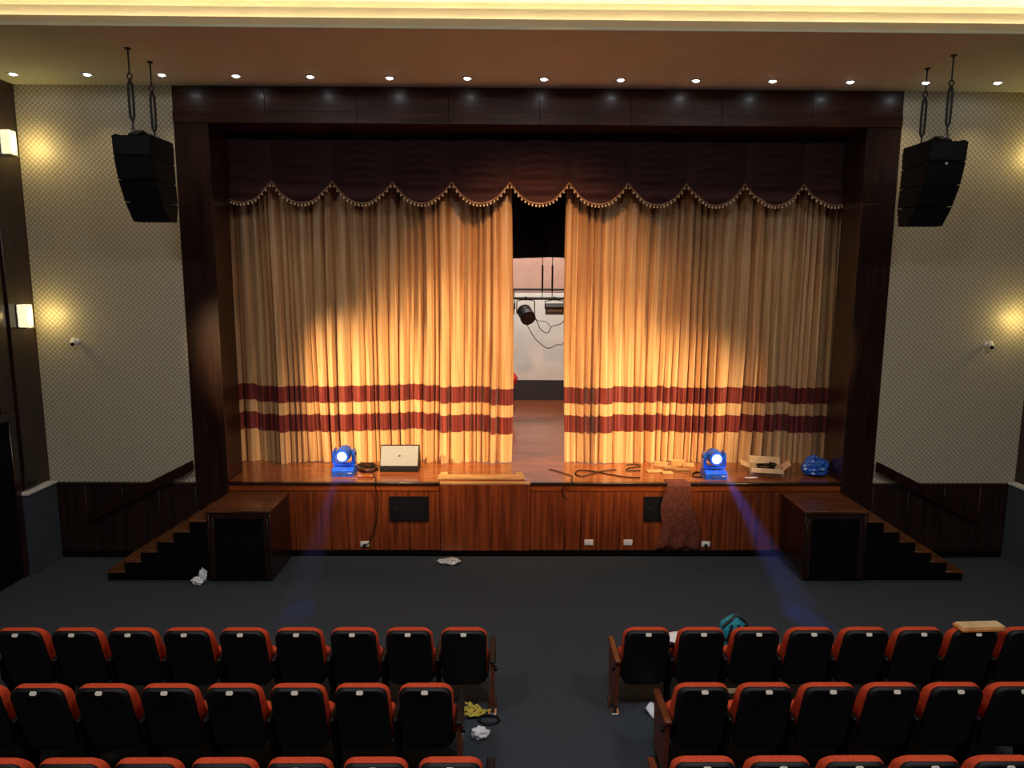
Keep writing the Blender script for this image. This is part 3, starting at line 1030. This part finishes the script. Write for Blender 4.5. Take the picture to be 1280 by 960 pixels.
def cl(u, v_):
    wl_, wr_ = 2.0 - .10 * v_ + .03 * math.sin(v_ * 11), 2.30 + .27 * v_ ** .8 + .03 * math.sin(v_ * 9 + 1)
    x = wl_ + (wr_ - wl_) * u
    z = ZS + .012 - 1.25 * max(0, v_ - .12) * (1 - .05 * abs(math.sin(u * 7)))
    y = YP - .064 - .014 * math.sin(u * 17 + v_ * 5) * v_ if v_ > .12 else YP - .062 + (.12 - v_) * 1.6
    return (x, y, z)


g = MB().grid(cl, 16, 22)
o = g.build('draped_cloth', 'mottled_cloth', angle=80)
sm = o.modifiers.new('thickness', 'SOLIDIFY')
sm.thickness = .006
tag(o, 'mottled red brown cloth draped over the stage edge', 'cloth')

# ------------------------------------------------------------------ open carton
a, b = at(927, 583, Z=ZS), at(979, 593, Z=ZS)
t = thing('open_carton', 'low open cream carton holding a dark coil on the stage', 'carton', ((a.x + b.x) / 2, 11.0, ZS), math.radians(-14))
MB().box(-.26, .26, -.17, .17, 0, .008).build('bottom', 'carton', t)
for q in ((-.26, .26, -.17, -.162), (-.26, .26, .162, .17), (-.26, -.252, -.162, .162), (.252, .26, -.162, .162)):
    MB().box(q[0], q[1], q[2], q[3], 0, .11).build('side', 'carton', t)
MB().prism([(-.26, .11), (-.4, .16), (-.4, .166), (-.26, .118)], 'y', -.17, .17).build('flap', 'carton', t)
MB().prism([(.26, .11), (.36, .20), (.357, .206), (.254, .116)], 'y', -.17, .17).build('flap', 'carton', t)
MB().prism([(.17, .11), (.27, .21), (.264, .215), (.164, .116)], 'x', -.24, .24).build('flap', 'carton', t)
MB().prism([(-.17, .11), (-.25, .06), (-.253, .066), (-.17, .118)], 'x', -.24, .24).build('flap', 'carton', t)
cpt = t.location
P = []
for k in range(30):
    an = k / 7 * 2 * math.pi
    rr = .11 + .02 * math.sin(k * 2.1)
    P.append((cpt.x + rr * 1.3 * math.cos(an), cpt.y + rr * math.sin(an) * .9, ZS + .02 + .14 * k / 30))
cable('cable_coil', 'coil of dark cable inside the open carton', P, .013, 'cable_black')
p = at(939, 597, Z=ZS)
o = MB().box(-.1, .1, -.035, .035, 0, .003).build('paper_slip', 'paper')
o.location = (p.x, p.y, ZS)
o.rotation_euler = (0, 0, .1)
tag(o, 'small white paper slip on the stage by the carton', 'paper')


# ------------------------------------------------------------------ crumpled things
def crumple(name, mat, label, cat, loc, sx_, sy_, sz_, seed, amp=.3, sub=3):
    bm = bmesh.new()
    bmesh.ops.create_icosphere(bm, subdivisions=sub, radius=1)
    r = random.Random(seed)
    K = [(Vector((r.gauss(0, 1), r.gauss(0, 1), r.gauss(0, 1))).normalized(), r.uniform(2, 9), r.uniform(0, 6.28)) for _ in range(9)]
    zmin = 9
    for v in bm.verts:
        n = v.co.normalized()
        d = 1 + amp * sum(abs(math.sin(f * n.dot(k) + ph)) - .6 for k, f, ph in K) / 3
        v.co = Vector((n.x * sx_ * d, n.y * sy_ * d, max(-.75, n.z) * sz_ * d))
        zmin = min(zmin, v.co.z)
    for v in bm.verts:
        v.co.z -= zmin
    me = bpy.data.meshes.new(name)
    bm.to_mesh(me)
    bm.free()
    me.materials.append(MATS[mat])
    for pl in me.polygons:
        pl.use_smooth = True
    me.set_sharp_from_angle(angle=math.radians(25))
    o = bpy.data.objects.new(name, me)
    COL.objects.link(o)
    o.location = loc
    return tag(o, label, cat) if label else o


p = at(1023, 597, Z=ZS)
t = thing('plastic_bag', 'crumpled blue plastic bag on the stage', 'bag', (p.x, p.y + .13, ZS))
o = crumple('bag_body', 'blue_bag', None, None, (0, 0, 0), .2, .15, .15, 4, .28, 4)
o.parent = t
o = crumple('bag_knot', 'blue_bag', None, None, (-.03, 0, .2), .07, .06, .07, 9, .4, 3)
o.parent = t
p = at(561, 704, Z=0)
t = thing('plastic_wrapping', 'crumpled clear plastic wrapping on the carpet before the stage', 'wrapping', (p.x, p.y, 0))
crumple('sheet', 'plastic_wrap', None, None, (0, 0, 0), .16, .1, .035, 14, .4, 3).parent = t
crumple('fold', 'plastic_wrap', None, None, (.07, -.02, .02), .1, .06, .03, 15, .5, 3).parent = t
p = at(249, 728, Z=0)
t = thing('crumpled_paper', 'crumpled white paper against the stair landing', 'paper', (p.x, p.y - .06, 0))
crumple('crumple', 'paper', None, None, (0, 0, 0), .075, .06, .05, 21, .5, 3).parent = t
crumple('torn_end', 'paper', None, None, (.06, .06, .0), .05, .05, .1, 22, .5, 3).parent = t
p = at(600, 922, Z=0)
crumple('crumpled_paper', 'paper', 'crumpled white paper ball on the carpet beside the yellow cord', 'paper', (p.x, p.y, 0), .075, .065, .055, 31, .5, 3)


# ------------------------------------------------------------------ theatre chairs
def make_seat():
    t = thing('theatre_chair', 'red', 'chair')
    RC = .28

    def lean(x, y, z):
        return (x, y + (.95 - z) * RC, z)

    # black moulded back shell
    def sh(x, y, z):
        z = z + .30
        bow = .03 * (1 - (x / .22) ** 2)
        k = max(0, (z - .82) / .11)
        return lean(x, -.075 - bow + k * k * .03 + y, z)
    MB().loft(pad(rrect(.44, .645, .09, 6, .435), 0, .055, .02, sh)).build('back_shell', 'plastic_black', t)

    # red back cushion, deeper towards the small of the back
    def cu(x, y, z):
        z = z + .42
        th = .075 + .085 * max(0, min(1, (.95 - z) / .32))
        side = .02 * (x / .225) ** 2
        return lean(x, -.045 + y / .1 * th + side * (y / .1), z)
    MB().loft(pad(rrect(.45, .535, .105, 6, .445), 0, .1, .03, cu)).build('back_cushion', 'seat_red', t)

    # tipped up seat
    def se(x, y, z):
        return (x, .235 + y + (.72 - (z + .22)) * .18, z + .22)
    MB().loft(pad(rrect(.475, .37, .09, 5), 0, .11, .035, se)).build('seat_cushion', 'seat_red', t)

    def pn(x, y, z):
        return (x, .345 + y + (.72 - (z + .24)) * .18, z + .24)
    MB().loft(pad(rrect(.44, .32, .08, 5), 0, .025, .01, pn)).build('seat_pan', 'plastic_black', t)
    # number plate on the sloping top of the shell
    pl = []
    for yy in (0, .006):
        pl.append([sh(p[0], -.001 - yy, .604 + p[1]) for p in rrect(.056, .03, .012, 3)])
    MB().loft(pl).build('number_plate', 'white_plate', t)
    # hinge bar and support standard on one side
    MB().tube([(-.236, .17, .36), (.236, .17, .36)], .018, 6).build('hinge_bar', 'metal_black', t)
    return t


def standard(t, x, wood, s):
    """support between seats: foot, post, arm; an end panel of wood on the aisle"""
    if wood:
        MB().prism([(.05, .1), (.4, .1), (.44, .3), (.45, .585), (.02, .585), (.02, .35)], 'x', x - .018, x + .018).build('end_panel', 'wood_arm', t)
        MB().box(x - .032, x + .032, -.02, .47, .585, .62, .01).build('armrest', 'wood_arm' if s < 0 else 'plastic_black', t)
        MB().box(x - .012, x + .012, .15, .24, .02, .15).build('post', 'metal_black', t)
        MB().lathe([(.024, 0), (.028, .012), (.028, .03)] if s > 0 else [(.028, -.03), (.028, -.012), (.024, 0)], (x + s * .018, .06, .5), 'x', 12).build('hinge_cap', 'cable_black', t)
        MB().box(x - .045, x + .045, .04, .14, 0, .02, .005).build('foot', 'chrome', t)
        MB().box(x - .045, x + .045, .14, .38, 0, .02, .005).build('foot_rail', 'metal_black', t)
        MB().tube([(x, .09, .02), (x, .13, .12)], .018, 8).build('foot_post', 'chrome', t)
    else:
        MB().box(x - .024, x + .024, .03, .44, .575, .61, .012).build('armrest', 'plastic_black', t)
        MB().prism([(.12, .02), (.27, .02), (.30, .2), (.40, .32), (.40, .58), (.06, .58), (.06, .40), (.14, .25)], 'x', x - .014, x + .014).build('post', 'black_void', t)
        MB().box(x - .035, x + .035, .05, .36, 0, .02, .005).build('foot', 'metal_black', t)


seatL = make_seat()             # support on the side away from the aisle, for both blocks
ORD = ['aisle end', 'second', 'third', 'fourth', 'fifth', 'sixth', 'seventh', 'eighth', 'ninth']
ROWS = [('front row', 6.326), ('second row', 5.378), ('third row', 4.464)]
SP = .53
first = {}
for blk, sgn in (('yellow cord', -1), ('teal bag', 1)):
    proto_mid = seatL if sgn < 0 else None
    starts = {-1: (-.878, -1.141, -.865), 1: (.892, 1.162, .920)}[sgn]
    counts = {-1: (9, 8, 7), 1: (8, 6, 5)}[sgn]
    mid = make_seat() if sgn > 0 else seatL
    standard(mid, sgn * SP / 2, False, sgn)
    end = copy_tree(mid)
    standard(end, -sgn * (SP / 2 + .01), True, -sgn)
    usedm, usede = False, False
    for r, (rn, ry) in enumerate(ROWS):
        for i in range(counts[r]):
            if i == 0:
                t = end if not usede else copy_tree(end)
                usede = True
            else:
                t = mid if not usedm else copy_tree(mid)
                usedm = True
            t.location = (starts[r] + sgn * i * SP, ry, 0)
            lab = ('red and black theatre chair at the aisle end of the %s, %s block' if i == 0 else 'red and black theatre chair, ' + ORD[i] + ' from the aisle in the %s, %s block') % (rn, blk)
            tag(t, lab, 'chair', rn + ' of the ' + blk + ' block')

# ------------------------------------------------------------------ things left among the seats
p = at(591, 894, Z=0)
P = []
r = random.Random(12)
for k in range(46):
    an = k * 2 * math.pi / 5.3
    rr = r.uniform(.03, .13)
    P.append((p.x + rr * 1.1 * math.cos(an) + .03 * math.sin(k), p.y + rr * math.sin(an), .012 + .07 * r.random()))
P += [(p.x + .1, p.y + .05, .02), (p.x + .18, p.y + .04, .012)]
cable('yellow_cord', 'tangled yellow cord on the carpet beside the aisle seat', P, .009, 'yellow_cord')
p = at(612, 902, Z=0)
cable('black_cable', 'black cable loop on the carpet beside the yellow cord', [(p.x + .1 * math.cos(k * 1.05) * (1 + .2 * math.sin(k)), p.y + .07 * math.sin(k * 1.05), .012 + .006 * (k % 3)) for k in range(16)], .011, 'cable_black')

# teal backpack standing on the carpet before the front row
pb = at(917, 790, Y=7.2)
t = thing('backpack', 'teal backpack with black straps standing before the front row chairs', 'bag', (pb.x, 7.2, 0))
o = MB()
loops = []
for z, a, b in ((0, .14, .1), (.05, .17, .12), (.2, .18, .13), (.42, .17, .12), (.56, .14, .1), (.63, .05, .05)):
    loops.append([(a * math.cos(q) * (1 + .07 * math.sin(3 * q + z * 9)), b * math.sin(q) * (1 + .06 * math.sin(4 * q)), z) for q in [2 * math.pi * k / 20 for k in range(20)]])
o.loft(loops).build('body', 'teal_cloth', t)
for dx, ph in ((-.07, 0), (.06, 1), (0, 2)):
    MB().tube([(dx + .03 * math.sin(z * 12 + ph), -.128 - .012 * math.sin(z * 8) + .3 * max(0, z - .46) ** 1.2, z) for z in [.26 + .045 * k for k in range(8)]], .013, 6).build('strap', 'cable_black', t)
MB().tube([(-.15, -.06, .53), (-.06, -.06, .61), (0, -.02, .645), (.07, -.04, .62), (.15, -.03, .51)], .017, 6).build('top_trim', 'cable_black', t)
MB().tube([(-.17, -.09, .40), (-.05, -.135, .46), (.05, -.135, .41), (.16, -.09, .48)], .01, 6).build('strap', 'cable_black', t)


def sheet(name, label, cat, loc, w_, d_, bend, rz, mat='paper', tilt=(0, 0)):
    def fn(u, v_):
        return ((u - .5) * w_, (v_ - .5) * d_, bend * (math.sin(u * 3.1) * .5 + v_ * v_))
    o = MB().grid(fn, 8, 6).build(name, mat)
    m = o.modifiers.new('thickness', 'SOLIDIFY')
    m.thickness = .003
    o.location = loc
    o.rotation_euler = (tilt[0], tilt[1], rz)
    return tag(o, label, cat)


p = at(848, 800, Z=.64)
sheet('paper_sheet', 'white paper on the armrest between two front row seats', 'paper', (p.x, p.y, .625), .22, .24, .03, .3)
cable('black_strap', 'black strap lying over the armrest beside white paper', [(.892 + SP / 2 - .06 + .03 * k, 6.52 + .02 * math.sin(k * 2), .645 + .04 * math.sin(k * .8)) for k in range(5)], .03)
p = at(820, 895, Z=0)
sheet('paper_sheet', 'bent white paper on the carpet beside the second row end panel', 'paper', (p.x, p.y, .002), .13, .16, .07, .7)
p = at(826, 936, Z=0)
sheet('paper_sheet', 'small white paper scrap on the carpet near the third row', 'paper', (p.x, p.y, .002), .07, .1, .05, .5)
p = at(924, 864, Z=0)
sheet('paper_sheet', 'flat white sheet on the carpet under the front row seats', 'paper', (p.x, p.y, .002), .34, .09, .004, 0)
p = at(497, 902, Z=.3)
sheet('paper_sheet', 'white paper slip showing between two second row seats', 'paper', (p.x, 5.72, .25), .05, .02, .01, 0, tilt=(1.2, 0))
# tan board on a seat back
t = thing('cardboard_sleeve', 'tan cardboard sleeve lying on top of a front row seat back', 'cardboard', (.892 + 6 * SP + .04, 6.32, .945), .05)
MB().box(-.22, .22, -.08, .07, 0, .035, .008).build('sleeve', 'tan_board', t)
MB().box(-.2, .225, -.06, .065, .035, .045, .004).build('flap', 'carton', t)
